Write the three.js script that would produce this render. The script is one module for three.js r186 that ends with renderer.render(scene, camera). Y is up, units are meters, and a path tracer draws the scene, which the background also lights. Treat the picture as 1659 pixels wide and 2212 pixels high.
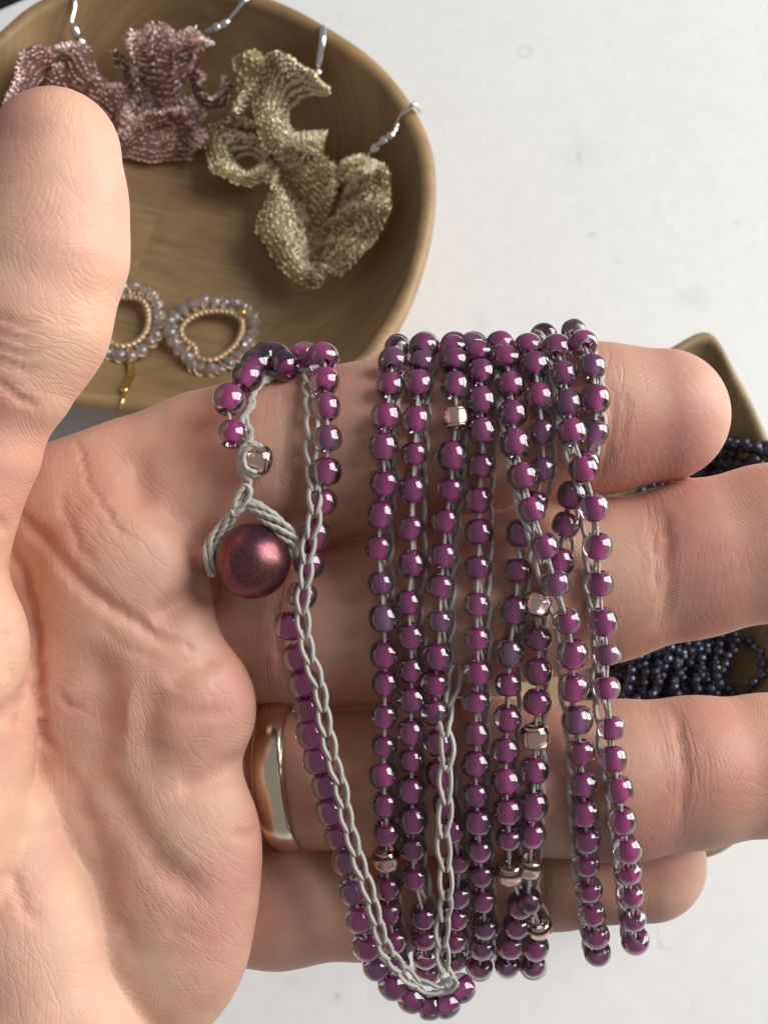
import * as THREE from 'three';
import { mergeGeometries } from 'three/addons/utils/BufferGeometryUtils.js';

// ------------------------------------------------------------------ camera, light, exposure
const PX = 19, D0 = 160, IMW = 1659, IMH = 2212, PITCH = 70 * Math.PI / 180, TABLE = 330;
const scene = new THREE.Scene();
const camera = new THREE.PerspectiveCamera(2 * Math.atan(IMH / 2 / PX / D0) * 180 / Math.PI, 767 / 1024, 0.01, 20);
const F = new THREE.Vector3(0, -Math.sin(PITCH), -Math.cos(PITCH)), U = new THREE.Vector3(0, Math.cos(PITCH), -Math.sin(PITCH)), R = new THREE.Vector3(1, 0, 0);
const C = new THREE.Vector3(0, TABLE / 1000 * Math.sin(PITCH), 0);
camera.position.copy(C); camera.up.set(0, 0, -1); camera.lookAt(C.clone().add(F));
camera.focus = 0.150; camera.userData.fStop = 80;
const renderer = new THREE.WebGLRenderer({ antialias: true });
renderer.setSize(767, 1024);
renderer.toneMapping = THREE.LinearToneMapping; renderer.toneMappingExposure = 1;
renderer.shadowMap.enabled = true;
scene.background = new THREE.Color().setRGB(0.225, 0.232, 0.245);
// two tall panes of one window to the right; the even grey background adds the fill
function pane(name, dir, dist, w, h, off, level, col) {
  const l = new THREE.RectAreaLight(new THREE.Color().setRGB(...col), level, w, h);
  const d = new THREE.Vector3().addScaledVector(R, dir[0]).addScaledVector(U, dir[1]).addScaledVector(F, -dir[2]).normalize();
  const aim = C.clone().addScaledVector(F, 0.16);
  l.name = name; l.position.copy(aim).addScaledVector(d, dist); l.lookAt(aim); l.updateMatrix();
  l.translateX(off[0]); l.translateY(off[1]);
  scene.add(l);
}
pane('window_light', [0.88, 0.42, 0.24], 0.9, 0.72, 0.66, [0, 0.36], 7.0, [1, 0.985, 0.96]);
pane('window_light', [0.88, 0.42, 0.24], 0.9, 0.72, 0.56, [0, -0.305], 7.0, [1, 0.985, 0.96]);

// ------------------------------------------------------------------ helpers
const V3 = (x, y, z) => new THREE.Vector3(x, y, z);
function rng(s) { return () => { s |= 0; s = s + 0x6D2B79F5 | 0; let t = Math.imul(s ^ s >>> 15, 1 | s); t = t + Math.imul(t ^ t >>> 7, 61 | t) ^ t; return ((t ^ t >>> 14) >>> 0) / 4294967296; }; }
const lerp = (a, b, t) => a + (b - a) * t, clamp = (x, a, b) => Math.min(b, Math.max(a, x)), sstep = (a, b, x) => { const t = clamp((x - a) / (b - a), 0, 1); return t * t * (3 - 2 * t); };
const LAT = new Float32Array(65536); { const r = rng(77); for (let i = 0; i < 65536; i++) LAT[i] = r(); }
function noise(x, y) {
  const xi = Math.floor(x), yi = Math.floor(y), fx = x - xi, fy = y - yi, sx = fx * fx * (3 - 2 * fx), sy = fy * fy * (3 - 2 * fy);
  const a = (yi & 255) << 8, b = ((yi + 1) & 255) << 8, c = xi & 255, d = (xi + 1) & 255;
  const p = LAT[a + c], q = LAT[b + c]; return p + (LAT[a + d] - p) * sx + ((q + (LAT[b + d] - q) * sx) - (p + (LAT[a + d] - p) * sx)) * sy;
}
const fbm = (x, y, o = 4) => { let s = 0, a = 0.5; for (let i = 0; i < o; i++) { s += a * noise(x, y); x = x * 2.03 + 17.1; y = y * 2.03 + 5.7; a *= 0.5; } return s; };
// hand frame in millimetres (x right, y up the picture, z out of the palm) <-> world metres
const W = (p) => C.clone().addScaledVector(R, p.x / 1000).addScaledVector(U, p.y / 1000).addScaledVector(F, (D0 - p.z) / 1000);
const kz = (Z) => (D0 - Z) / D0 / PX;
const P = (x, y, Z) => V3((x - IMW / 2) * kz(Z), (IMH / 2 - y) * kz(Z), Z);
// point of the line of sight (x, y) at height h millimetres over the table
function T(x, y, h = 0) {
  const d = F.clone().addScaledVector(R, (x - IMW / 2) / PX / D0).addScaledVector(U, (IMH / 2 - y) / PX / D0);
  return C.clone().addScaledVector(d, (h / 1000 - C.y) / d.y);
}
const used = {};
function numbered(n) { const k = used[n] = (used[n] ?? -1) + 1; return k ? n + '_' + String(k).padStart(3, '0') : n; }
function thing(name, label, category, base, group) {
  const o = new THREE.Group(); o.name = numbered(name); o.position.copy(base); scene.add(o);
  o.userData = { label, category }; if (group) o.userData.group = group; return o;
}
function part(name, geo, mat, parent, kind) {           // geo in world metres
  const m = new THREE.Mesh(geo, mat); m.name = numbered(name); m.castShadow = m.receiveShadow = true;
  if (parent !== scene) geo.translate(-parent.position.x, -parent.position.y, -parent.position.z);
  if (kind) m.userData.kind = kind; parent.add(m); return m;
}
const S = (r, g, b, o = {}) => new THREE.MeshPhysicalMaterial({ color: new THREE.Color().setRGB(r, g, b), roughness: 0.6, ...o });
function dataTex(w, h, fn, srgb, rep = true) {
  const d = new Uint8Array(w * h * 4);
  for (let j = 0, o = 0; j < h; j++) for (let i = 0; i < w; i++, o += 4) { const c = fn(i / w, j / h, i, j); d[o] = clamp(c[0], 0, 1) * 255; d[o + 1] = clamp(c[1], 0, 1) * 255; d[o + 2] = clamp(c[2], 0, 1) * 255; d[o + 3] = 255; }
  const t = new THREE.DataTexture(d, w, h); t.magFilter = THREE.LinearFilter; t.minFilter = THREE.LinearFilter; if (srgb) t.colorSpace = THREE.SRGBColorSpace;
  if (rep) t.wrapS = t.wrapT = THREE.RepeatWrapping; t.needsUpdate = true; return t;
}
function mesh3(pos, idx, uv, col) {
  const g = new THREE.BufferGeometry(); g.setAttribute('position', new THREE.BufferAttribute(pos instanceof Float32Array ? pos : new Float32Array(pos), 3));
  if (uv) g.setAttribute('uv', new THREE.BufferAttribute(uv instanceof Float32Array ? uv : new Float32Array(uv), 2));
  if (col) g.setAttribute('color', new THREE.BufferAttribute(col instanceof Float32Array ? col : new Float32Array(col), 3));
  g.setIndex(new THREE.BufferAttribute(idx instanceof Uint32Array ? idx : new Uint32Array(idx), 1)); g.computeVertexNormals(); return g;
}
// a plied thread swept along points; lobes and twist make the two or three plies
function thread(pts, r, { step = r * 0.6, seg = 9, lobes = 3, depth = 0.22, twist = 1 / (r * 5.5), closed = false } = {}) {
  const c = new THREE.CatmullRomCurve3(pts, closed, 'centripetal'), L = c.getLength(), n = Math.max(4, Math.ceil(L / step));
  const pos = [], idx = [], uv = []; let nrm = null, prev = null;
  for (let i = 0; i <= n; i++) {
    const u = i / n, p = c.getPointAt(u), t = c.getTangentAt(u);
    if (!nrm) { nrm = Math.abs(t.z) < 0.9 ? V3(0, 0, 1) : V3(1, 0, 0); }
    nrm.addScaledVector(t, -nrm.dot(t)).normalize(); const b = t.clone().cross(nrm);
    const ph = u * L * twist * Math.PI * 2, end = closed ? 1 : Math.min(1, Math.min(i, n - i) / 2 + 0.25);
    for (let j = 0; j <= seg; j++) {
      const a = j / seg * Math.PI * 2, rr = r * end * (1 - depth * (0.5 - 0.5 * Math.cos(lobes * (a - ph))));
      pos.push(p.x + (nrm.x * Math.cos(a) + b.x * Math.sin(a)) * rr, p.y + (nrm.y * Math.cos(a) + b.y * Math.sin(a)) * rr, p.z + (nrm.z * Math.cos(a) + b.z * Math.sin(a)) * rr);
      uv.push(j / seg, u * L);
      if (i && j) { const q = i * (seg + 1) + j, s = q - seg - 1; idx.push(s - 1, s, q, s - 1, q, q - 1); }
    }
  }
  return mesh3(pos, idx, uv);
}
const toWorld = new THREE.Matrix4().makeBasis(R.clone().multiplyScalar(0.001), U.clone().multiplyScalar(0.001), F.clone().multiplyScalar(-0.001)).setPosition(C.clone().addScaledVector(F, D0 / 1000));
const camQuat = new THREE.Quaternion().setFromRotationMatrix(new THREE.Matrix4().makeBasis(R, U, F.clone().negate()));
const world = (g) => g.applyMatrix4(toWorld);

// ------------------------------------------------------------------ table and floor
{
  const stains = [[1130, 110, 18, 1, 0.10], [1275, 505, 12, 0, 0.14], [1335, 565, 9, 0, 0.10], [1500, 640, 40, 0, 0.08], [1040, 700, 26, 0, 0.06], [1250, 330, 60, 0, 0.05], [1590, 480, 7, 0, 0.12], [725, 2150, 9, 0, 0.16], [1365, 2215, 4, 0, 0.3], [630, 2120, 14, 0, 0.07]].map(([x, y, r, ring, a]) => { const p = T(x, y, 0); return [p.x, p.z, r / PX * 2.05 / 1000, ring, a]; });
  const X0 = -0.45, X1 = 0.65, Z0 = -0.55, Z1 = 0.5;
  const tex = dataTex(2048, 2048, (u, v) => {
    const x = lerp(X0, X1, u), z = lerp(Z0, Z1, v); let s = 1 - 0.018 * (fbm(x * 26, z * 26, 4) - 0.45) - 0.02 * noise(x * 420, z * 420);
    for (const [sx, sz, r, ring, a] of stains) { const d = Math.hypot(x - sx, (z - sz)) / r; if (d < 2.2) s -= a * 0.5 * (ring ? Math.exp(-((d - 0.9) ** 2) * 14) : Math.exp(-d * d * 1.5)) * (0.5 + noise(x * 900, z * 900)); }
    if (noise(x * 260 + 31, z * 260 + 7) > 0.985) s -= 0.05;
    return [s * 0.905, s * 0.905, s * 0.90];
  }, true, false);
  const e1 = T(62, 0, 0), e2 = T(0, 27, 0), dir = e2.clone().sub(e1).normalize();
  const a = e1.clone().addScaledVector(dir, -0.16), b = e1.clone().addScaledVector(dir, 0.8);
  const outline = [[a.x, a.z], [b.x, b.z], [b.x + 0.1, 0.5], [0.65, 0.5], [0.65, a.z]];
  const sh = new THREE.Shape(outline.map(([x, z]) => new THREE.Vector2(x, -z)));
  const g = new THREE.ExtrudeGeometry(sh, { depth: 0.02, bevelEnabled: true, bevelSize: 0.0015, bevelThickness: 0.0015, bevelSegments: 2 });
  g.rotateX(-Math.PI / 2); g.translate(0, -0.0215, 0);
  const p = g.attributes.position, uv = new Float32Array(p.count * 2);
  for (let i = 0; i < p.count; i++) { uv[i * 2] = (p.getX(i) - X0) / (X1 - X0); uv[i * 2 + 1] = (p.getZ(i) - Z0) / (Z1 - Z0); }
  g.setAttribute('uv', new THREE.BufferAttribute(uv, 2));
  const t = part('tabletop', g, S(1, 1, 1, { map: tex, roughness: 0.38 }), scene, 'structure'); t.userData.label = 'smooth white tabletop with faint smudges under the bowls';
  const f = new THREE.PlaneGeometry(4, 4); f.rotateX(-Math.PI / 2); f.translate(0, -0.72, 0);
  part('floor', f, S(0.012, 0.011, 0.011, { roughness: 0.9 }), scene, 'structure').userData.label = 'black floor beyond the corner of the white table';
}

// ------------------------------------------------------------------ wooden bowls
const woodTex = (tone, seed) => dataTex(1024, 1024, (u, v) => {
  const x = u * 14 + seed, y = v * 14, w = fbm(x * 0.35, y * 0.22, 3) * 9, gr = fbm(x * 0.9 + w * 0.15, y * 14, 3), rings = 0.5 + 0.5 * Math.sin((y * 2.2 + w) * 2.4), sp = noise(x * 3, y * 60);
  const k = 0.86 + 0.19 * (gr - 0.45) + 0.045 * rings + 0.05 * (sp - 0.5) + 0.22 * (fbm(x * 0.5 + 40, y * 0.5, 3) - 0.45);
  const sc = (noise(x * 1.2 + 3, y * 30 + 9) > 0.93) ? 0.93 : 1;
  return [tone[0] * k * sc, tone[1] * k * sc, tone[2] * (k - 0.02) * sc];
}, true);
const surf = {};
function bowl(name, label, contour, rimH, floorH, flat, mat, wall, lean) {
  const rim = new THREE.CatmullRomCurve3(contour.map(([x, y, h]) => T(x, y, h ?? rimH)), true, 'centripetal'), N = 220, ring = rim.getSpacedPoints(N).slice(0, N);
  const c = ring.reduce((s, p) => s.add(p), V3(0, 0, 0)).multiplyScalar(1 / N); c.y = 0;
  if (lean) { c.x += lean[0]; c.z += lean[1]; }
  // profile: [share of the rim radius, height share, inward step]
  const prof = []; const H = rimH / 1000, fl = floorH / 1000;
  for (let i = 0; i <= 10; i++) prof.push([flat * i / 10, fl, 0]);
  for (let i = 1; i <= 18; i++) { const t = i / 18; prof.push([lerp(flat, 1, Math.pow(t, 0.9)), fl + (H - fl) * Math.pow(t, 1.75) * 0.985, wall * 0.5]); }
  for (let i = 1; i <= 7; i++) { const a = Math.PI * i / 8; prof.push([1, H * 0.985 + Math.sin(a) * wall * 0.5, wall * 0.5 * Math.cos(a), 1]); }
  for (let i = 18; i >= 0; i--) { const t = i / 18; prof.push([lerp(flat * 0.9, 1, Math.pow(t, 0.9)), Math.max(0.0004, (H * 0.985) * Math.pow(t, 1.75)), -wall * 0.5]); }
  prof.push([0, 0.0004, 0]);
  const pos = [], idx = [], uv = [], M = prof.length;
  for (let j = 0; j < M; j++) for (let i = 0; i <= N; i++) {
    const q = ring[i % N], dx = q.x - c.x, dz = q.z - c.z, L = Math.hypot(dx, dz), [s, y, inset] = prof[j], rr = Math.max(0, s * L - inset - wall * 0.5);
    const yy = y * lerp(1, q.y / H, sstep(flat, 1, s)), wob = (fbm(i * 0.11 * 0 + Math.cos(i / N * 6.283) * 2.2 + 9, Math.sin(i / N * 6.283) * 2.2 + j * 0.09, 2) - 0.4) * 0.0016 * (s > 0.2 ? 1 : s * 5);
    const px = c.x + dx / L * (rr + wob), pz = c.z + dz / L * (rr + wob);
    pos.push(px, yy, pz); uv.push(px * 9 + pz * 2.6, pz * 7 - px * 2.0 + yy * 9);
    if (i && j) { const a = j * (N + 1) + i, b = a - N - 1; idx.push(b - 1, b, a - 1, b, a, a - 1); }
  }
  const g = mesh3(pos, idx, uv); const o = thing(name, label, 'bowl', c); part('bowl_body', g, mat, o);
  const ang = ring.map((q) => Math.atan2(q.z - c.z, q.x - c.x)), rad = ring.map((q) => Math.hypot(q.x - c.x, q.z - c.z)), hh = ring.map((q) => q.y);
  return (x, z) => {                                      // height of the inner surface
    const a = Math.atan2(z - c.z, x - c.x); let bi = 0, bd = 9;
    for (let i = 0; i < N; i++) { let d = Math.abs(ang[i] - a); if (d > Math.PI) d = 2 * Math.PI - d; if (d < bd) { bd = d; bi = i; } }
    const s = Math.hypot(x - c.x, z - c.z) / (rad[bi] - wall); if (s > 1.0) return s > 1.07 ? 0 : hh[bi];
    const t = clamp((s - flat) / (1 - flat), 0, 1); return (fl + (H - fl) * Math.pow(Math.pow(t, 1 / 0.9), 1.75) * 0.985) * lerp(1, hh[bi] / H, sstep(flat, 1, s));
  };
}
const woodA = new THREE.MeshPhysicalMaterial({ map: woodTex([0.655, 0.525, 0.365], 3), roughness: 0.5, bumpScale: 0.0002 });
const woodB = new THREE.MeshPhysicalMaterial({ map: woodTex([0.64, 0.54, 0.41], 23), roughness: 0.55 });
const inA = bowl('wooden_bowl', 'large olive brown wooden bowl on the white table holding the ruffled earrings', [[0, 68], [70, 12], [170, -28], [370, -48], [560, -6], [700, 55], [820, 142], [892, 232], [934, 330], [943, 425], [930, 530], [893, 650], [845, 735], [790, 802], [700, 862], [580, 898], [430, 912], [270, 893], [110, 866], [-50, 790], [-170, 640], [-210, 450], [-160, 250], [-70, 130]], 34, 5, 0.5, woodA, 0.004);
const inB = bowl('wooden_bowl', 'pale pointed wooden bowl behind the fingers holding the dark beaded necklace', [[1530, 716], [1592, 812], [1665, 965], [1735, 1150], [1760, 1400], [1720, 1620], [1620, 1790], [1535, 1850], [1420, 1840], [1260, 1740], [1110, 1590], [1050, 1450], [1080, 1250], [1200, 1020], [1350, 830], [1460, 742]], 30, 4, 0.42, woodB, 0.0035);

// point of the line of sight (x, y) that lies `lift` millimetres over the inside of a bowl
function B(inside, x, y, lift) {
  let lo = 0, hi = 70, q; for (let i = 0; i < 40; i++) { const h = 70 - i * 1.8; q = T(x, y, h); if (q.y < inside(q.x, q.z) + lift / 1000) { lo = h; hi = h + 1.8; break; } }
  for (let i = 0; i < 12; i++) { const h = (lo + hi) / 2; q = T(x, y, h); if (q.y < inside(q.x, q.z) + lift / 1000) lo = h; else hi = h; } return q;
}
// ------------------------------------------------------------------ the hand: one smooth field, meshed
const nodes = (list) => list.map(([x, y, Z, r]) => { const p = P(x, y, Z); return [p.x, p.y, p.z, r * kz(Z)]; });
const INDEX = nodes([[170, 1110, 0, 150], [300, 1072, -1, 165], [450, 1036, -2, 184], [600, 1000, -1, 192], [800, 968, 0, 180], [1000, 942, 0, 170], [1290, 904, 0, 157], [1432, 896, 0, 143]]);
const MIDDLE = nodes([[420, 1380, -5, 140], [560, 1362, -4, 152], [700, 1352, -3, 172], [850, 1332, -2, 188], [1000, 1300, -1, 190], [1150, 1274, -1, 184], [1300, 1257, -1, 168], [1500, 1207, -1, 163], [1660, 1172, -1, 163], [1840, 1125, -2, 145]]);
const RING = nodes([[450, 1650, -5, 140], [620, 1667, -4, 140], [690, 1672, -3.5, 150], [830, 1682, -2, 160], [1050, 1681, -1, 166], [1340, 1686, -1, 166], [1500, 1668, -1, 156], [1660, 1652, -2, 146], [1790, 1632, -3, 132]]);
const PINKY = nodes([[430, 1950, -6, 130], [600, 1945, -6, 138], [800, 1938, -7, 126], [1000, 1900, -8, 115], [1200, 1886, -8, 114], [1400, 1866, -8, 124]]);
const PADS = nodes([[160, 1120, 4, 150], [262, 1232, 7, 178], [285, 1365, 7, 176], [378, 1530, 8, 170], [330, 1650, 6.5, 166], [388, 1790, 8, 164], [390, 1890, 8, 166], [362, 2000, 7.5, 178], [325, 2070, 6, 188], [200, 1500, 4.5, 190], [220, 1750, 4.5, 190]]);
const SLAB = nodes([[60, 1180, -4, 190], [230, 1430, -3, 215], [270, 1700, -4, 220], [260, 1980, -4, 230], [120, 2300, -4, 300], [-60, 2600, -6, 330]]);
const THEN1 = nodes([[-172, 1400, 16, 226], [-240, 1450, 14, 240]]);
const THEN2 = nodes([[-130, 1560, 12, 204], [-165, 1790, 12, 216], [-150, 2100, 8, 230]]);
const THEN3 = nodes([[10, 1790, 8, 142], [60, 2020, 8, 190], [115, 2260, 8, 222], [40, 2600, 0, 300]]);
const ARM = nodes([[-60, 2500, -6, 380], [-260, 3250, -14, 420]]);
const THUMB = nodes([[118, 335, 18, 138], [108, 440, 18, 158], [92, 540, 18, 176], [48, 690, 18, 180], [2, 800, 18, 162]]);
const THUMB2 = nodes([[-62, 965, 17, 148], [-150, 1120, 16, 165], [-190, 1300, 13, 190]]);
const smin = (a, b, k) => { const h = Math.max(k - Math.abs(a - b), 0) / k; return Math.min(a, b) - h * h * k * 0.25; };
function chain(N, x, y, z, k) {
  let d = 1e9;
  for (let i = 0; i < N.length - 1; i++) {
    const a = N[i], b = N[i + 1], bx = b[0] - a[0], by = b[1] - a[1], bz = b[2] - a[2], px = x - a[0], py = y - a[1], pz = z - a[2];
    const t = Math.min(1, Math.max(0, (px * bx + py * by + pz * bz) / (bx * bx + by * by + bz * bz)));
    const e = Math.hypot(px - bx * t, py - by * t, pz - bz * t) - (a[3] + (b[3] - a[3]) * t);
    d = d > 1e8 ? e : smin(d, e, k);
  }
  return d;
}
const balls = (N, x, y, z, k) => { let d = 1e9; for (const a of N) { const e = (Math.hypot(x - a[0], y - a[1], (z - a[2]) * 1.55) - a[3]) * 0.8; d = d > 1e8 ? e : smin(d, e, k); } return d; };
function hand(x, y, z) {
  let palm = smin(balls(PADS, x, y, z, 2.2), chain(SLAB, x, y, z, 3), 3.5);
  palm = smin(palm, chain(ARM, x, y, z, 4), 8);
  palm = smin(palm, chain(THEN3, x, y, z, 2), 0.8);
  palm = smin(palm, chain(THEN2, x, y, z, 2), 0.7);
  palm = smin(palm, chain(THEN1, x, y, z, 2), 0.7);
  let th = smin(chain(THUMB, x, y, z, 1.5), chain(THUMB2, x, y, z, 2), 2.2);
  palm = smin(palm, th, 2.0);
  let d = smin(chain(INDEX, x, y, z, 2), palm, 4.5);
  d = smin(d, smin(chain(MIDDLE, x, y, z, 2), palm, 1.8), 0.5);
  d = smin(d, smin(chain(RING, x, y, z, 2), palm, 1.8), 0.5);
  return smin(d, smin(chain(PINKY, x, y, z, 2), palm, 1.8), 0.5);
}
// creases in the skin: polylines in picture marks, [Z, depth mm, width mm, points]
const CREASES = [
  [13, 0.7, 0.9, [[-20, 1085], [90, 1173], [207, 1284], [332, 1367], [400, 1396]]],
  [13, 0.12, 0.5, [[207, 1339], [277, 1401], [353, 1432]]],
  [13, 0.8, 2.1, [[350, 1488], [322, 1530], [315, 1600], [330, 1660]]],
  [13, 0.7, 2.4, [[187, 1408], [228, 1498], [221, 1581], [207, 1685]]],
  [13, 0.7, 1.9, [[215, 1660], [277, 1768], [339, 1851], [408, 1913], [450, 1940]]],
  [13, 0.3, 0.5, [[110, 1500], [160, 1535], [210, 1548]]],
  [13, 0.1, 0.6, [[365, 1996], [400, 2018], [450, 2048]]],
  [13, 0.14, 0.9, [[340, 1525], [420, 1542], [500, 1540]]],
  [13, 0.2, 0.7, [[495, 1805], [530, 1812], [560, 1806]]],
  [13, 0.25, 0.5, [[110, 1060], [150, 1150], [210, 1230]]],
  [14, 0.35, 0.8, [[25, 1870], [60, 1930], [95, 1980]]],
  [20, 0.35, 0.5, [[-20, 830], [30, 842], [70, 868], [100, 885]]],
  [20, 0.22, 0.4, [[0, 720], [50, 745], [110, 750]]], [20, 0.22, 0.4, [[0, 745], [60, 775], [120, 778]]], [20, 0.22, 0.4, [[0, 775], [50, 800], [110, 808]]], [20, 0.2, 0.4, [[0, 690], [60, 715], [120, 722]]],
  [8, 0.30, 0.7, [[1318, 830], [1325, 900], [1310, 980], [1302, 1050]]], [8, 0.2, 0.5, [[1345, 840], [1348, 900], [1338, 960]]], [8, 0.3, 0.6, [[885, 820], [890, 950], [880, 1090]]],
  [8, 0.30, 0.9, [[1432, 1080], [1442, 1180], [1440, 1300], [1430, 1370]]], [8, 0.2, 0.6, [[1410, 1090], [1420, 1180], [1418, 1300]]], [8, 0.3, 0.8, [[1010, 1130], [1000, 1300], [995, 1480]]], [8, 0.3, 0.8, [[600, 1230], [590, 1350], [610, 1490]]],
  [8, 0.25, 0.7, [[1475, 1530], [1480, 1650], [1470, 1800]]], [8, 0.3, 0.8, [[990, 1540], [985, 1680], [990, 1830]]],
  [2, 0.25, 0.7, [[1180, 1850], [1182, 1930], [1180, 1990]]], [2, 0.3, 0.8, [[820, 1860], [815, 1940], [818, 2050]]],
  [9, 0.35, 0.8, [[640, 820], [655, 960], [640, 1140], [610, 1200]]], [9, 0.2, 0.5, [[610, 820], [620, 960], [600, 1120]]],
];
CREASES.push([12, 1.0, 0.8, [[-14, 1175], [36, 1265], [62, 1370], [72, 1480], [82, 1600], [112, 1646]]], [12, 1.0, 1.8, [[449, 1256], [400, 1300], [340, 1330]]]);
CREASES.push([13, 0.3, 0.28, [[332, 1367], [400, 1402], [470, 1412]]], [13, 0.22, 0.28, [[207, 1339], [277, 1401], [353, 1432]]], [13, 0.4, 0.25, [[228, 1498], [221, 1581], [207, 1685]]], [13, 0.4, 0.25, [[235, 958], [332, 1083], [415, 1166], [445, 1240]]], [13, 0.3, 0.25, [[130, 930], [190, 1060], [300, 1190]]], [13, 0.3, 0.25, [[250, 1720], [330, 1860], [420, 2000]]], [13, 0.6, 0.35, [[-20, 1085], [90, 1173], [207, 1284], [332, 1367], [400, 1396]]], [13, 0.45, 0.35, [[215, 1660], [277, 1768], [339, 1851], [408, 1913], [450, 1940]]], [12, 1.2, 2.2, [[235, 958], [332, 1083], [415, 1166], [460, 1250]]], [13, 0.3, 1.4, [[95, 1640], [140, 1690], [190, 1800], [240, 1960], [310, 2100]]], [13, 0.5, 1.5, [[470, 1420], [420, 1440], [350, 1488]]], [13, 0.6, 1.6, [[520, 1655], [450, 1690], [380, 1700]]]);
const GX = [-62, 62], GY = [-66, 62], GN = 1240, GS = 10;   // 0.1 mm raster of the creases
const groove = new Float32Array(GN * 1280), HB = 1280;
for (const [Z, dep, wid, pl] of CREASES) {
  const c = new THREE.CatmullRomCurve3(pl.map(([x, y]) => P(x, y, Z).setZ(0)), false, 'centripetal'), L = c.getLength(), n = Math.ceil(L / 0.12), seed = pl[0][0] * 0.37;
  for (let i = 0; i <= n; i++) {
    const u = i / n, p = c.getPointAt(u), fade = Math.min(1, Math.min(u, 1 - u) * 5) * (0.65 + 0.6 * noise(u * L * 0.4 + seed, 3)), jx = (noise(u * L * 0.9, seed) - 0.5) * 0.5, R0 = Math.ceil(wid * 2.4 * GS);
    const cx = Math.round((p.x + jx - GX[0]) * GS), cy = Math.round((p.y + jx - GY[0]) * GS);
    for (let dy = -R0; dy <= R0; dy++) for (let dx = -R0; dx <= R0; dx++) {
      const X = cx + dx, Y = cy + dy; if (X < 0 || Y < 0 || X >= GN || Y >= HB) continue;
      const q = Math.hypot(dx, dy) / GS / wid, v = dep * fade * Math.exp(-q * q * 1.6) * (q < 2.4 ? 1 : 0), o = Y * GN + X;
      if (v > groove[o]) groove[o] = v;
    }
  }
}
// fine skin lines: long, thin, following the flow of the folds; drawn into the relief map
const FN = 2048, fine = new Float32Array(FN * FN), LX = 124 / FN, LY = 128 / FN;
function fineLine(pts, depth, wid) {
  const c = new THREE.CatmullRomCurve3(pts, false, 'centripetal'), L = c.getLength(), n = Math.ceil(L / 0.05), R0 = Math.ceil(wid * 2.2 / LX), ph = pts[0].x * 3.1 + pts[0].y;
  for (let i = 0; i <= n; i++) {
    const u = i / n, p = c.getPointAt(u), j = (noise(u * L * 0.7 + ph, 1) - 0.5) * 0.5, f = depth * Math.min(1, Math.min(u, 1 - u) * 4) * sstep(0.18, 0.5, noise(u * L * 0.35 + ph, 7)), cx = Math.round((p.x + j + 62) / LX), cy = Math.round((p.y + j + 66) / LY);
    for (let dy = -R0; dy <= R0; dy++) for (let dx = -R0; dx <= R0; dx++) { const X = cx + dx, Y = cy + dy; if (X < 0 || Y < 0 || X >= FN || Y >= FN) continue; const q = Math.hypot(dx, dy) * LX / wid, v = f * Math.exp(-q * q * 1.8), o = Y * FN + X; if (v > fine[o]) fine[o] = v; }
  }
}
{
  const r = rng(404), flow = (n, box, ang, bend, len, dep, wid, Z) => { for (let i = 0; i < n; i++) { const x = lerp(box[0], box[2], r()), y = lerp(box[1], box[3], r()), a = ang(x, y) + (r() - 0.5) * 0.35, L = len * (0.4 + 0.9 * r()), bx = bend * (0.6 + r() * 0.8), ca = Math.cos(a), sa = Math.sin(a), q = []; for (let k = -2; k <= 2; k++) q.push(P(x + ca * L * k / 2 - sa * bx * k * k / 4, y + sa * L * k / 2 + ca * bx * k * k / 4, Z).setZ(0)); fineLine(q, dep * (0.35 + 0.8 * r()), wid * (0.7 + 0.6 * r())); } };
  flow(90, [90, 960, 440, 1350], (x, y) => 0.75 + (x - 250) * 0.0014, 10, 90, 0.5, 0.13, 13);
  flow(60, [90, 960, 440, 1420], () => -0.75, -8, 55, 0.4, 0.11, 13);
  flow(70, [90, 1400, 330, 1720], () => 1.45, 12, 90, 0.5, 0.13, 13);
  flow(60, [100, 1420, 520, 1680], () => 0.15, 10, 70, 0.45, 0.12, 13);
  flow(120, [210, 1640, 530, 2080], (x, y) => 0.95 - (x - 350) * 0.001, -16, 110, 0.5, 0.13, 13);
  flow(70, [210, 1640, 530, 2120], () => -0.25, 8, 60, 0.4, 0.11, 13);
  flow(110, [-10, 1250, 110, 2150], () => 1.35, 14, 120, 0.45, 0.13, 18);
  flow(60, [-10, 1700, 280, 2200], () => 0.35, 10, 80, 0.4, 0.12, 16);
  flow(70, [0, 230, 240, 800], () => 1.3, 8, 70, 0.3, 0.11, 20); flow(60, [0, 690, 190, 880], () => 0.25, 6, 70, 0.55, 0.13, 20);
  for (const [jx, y0, y1, Z] of [[1318, 770, 1060, 8], [880, 810, 1110, 8], [1435, 1070, 1370, 8], [1005, 1130, 1480, 8], [600, 1230, 1490, 8], [1475, 1530, 1800, 8], [990, 1540, 1830, 8], [1180, 1850, 1990, 2], [640, 830, 1190, 8]]) {
    flow(22, [jx - 32, y0 + 50, jx + 32, y1 - 50], () => 1.57, 5, (y1 - y0) * 0.45, 0.8, 0.15, Z); flow(16, [jx - 90, y0 + 40, jx + 90, y1 - 40], () => 1.57, 8, 70, 0.45, 0.12, Z);
  }
  flow(120, [650, 830, 1480, 1960], () => 1.4, 8, 60, 0.32, 0.11, 8); flow(80, [650, 830, 1640, 1960], () => 0.1, 6, 70, 0.28, 0.11, 8);
}
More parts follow.
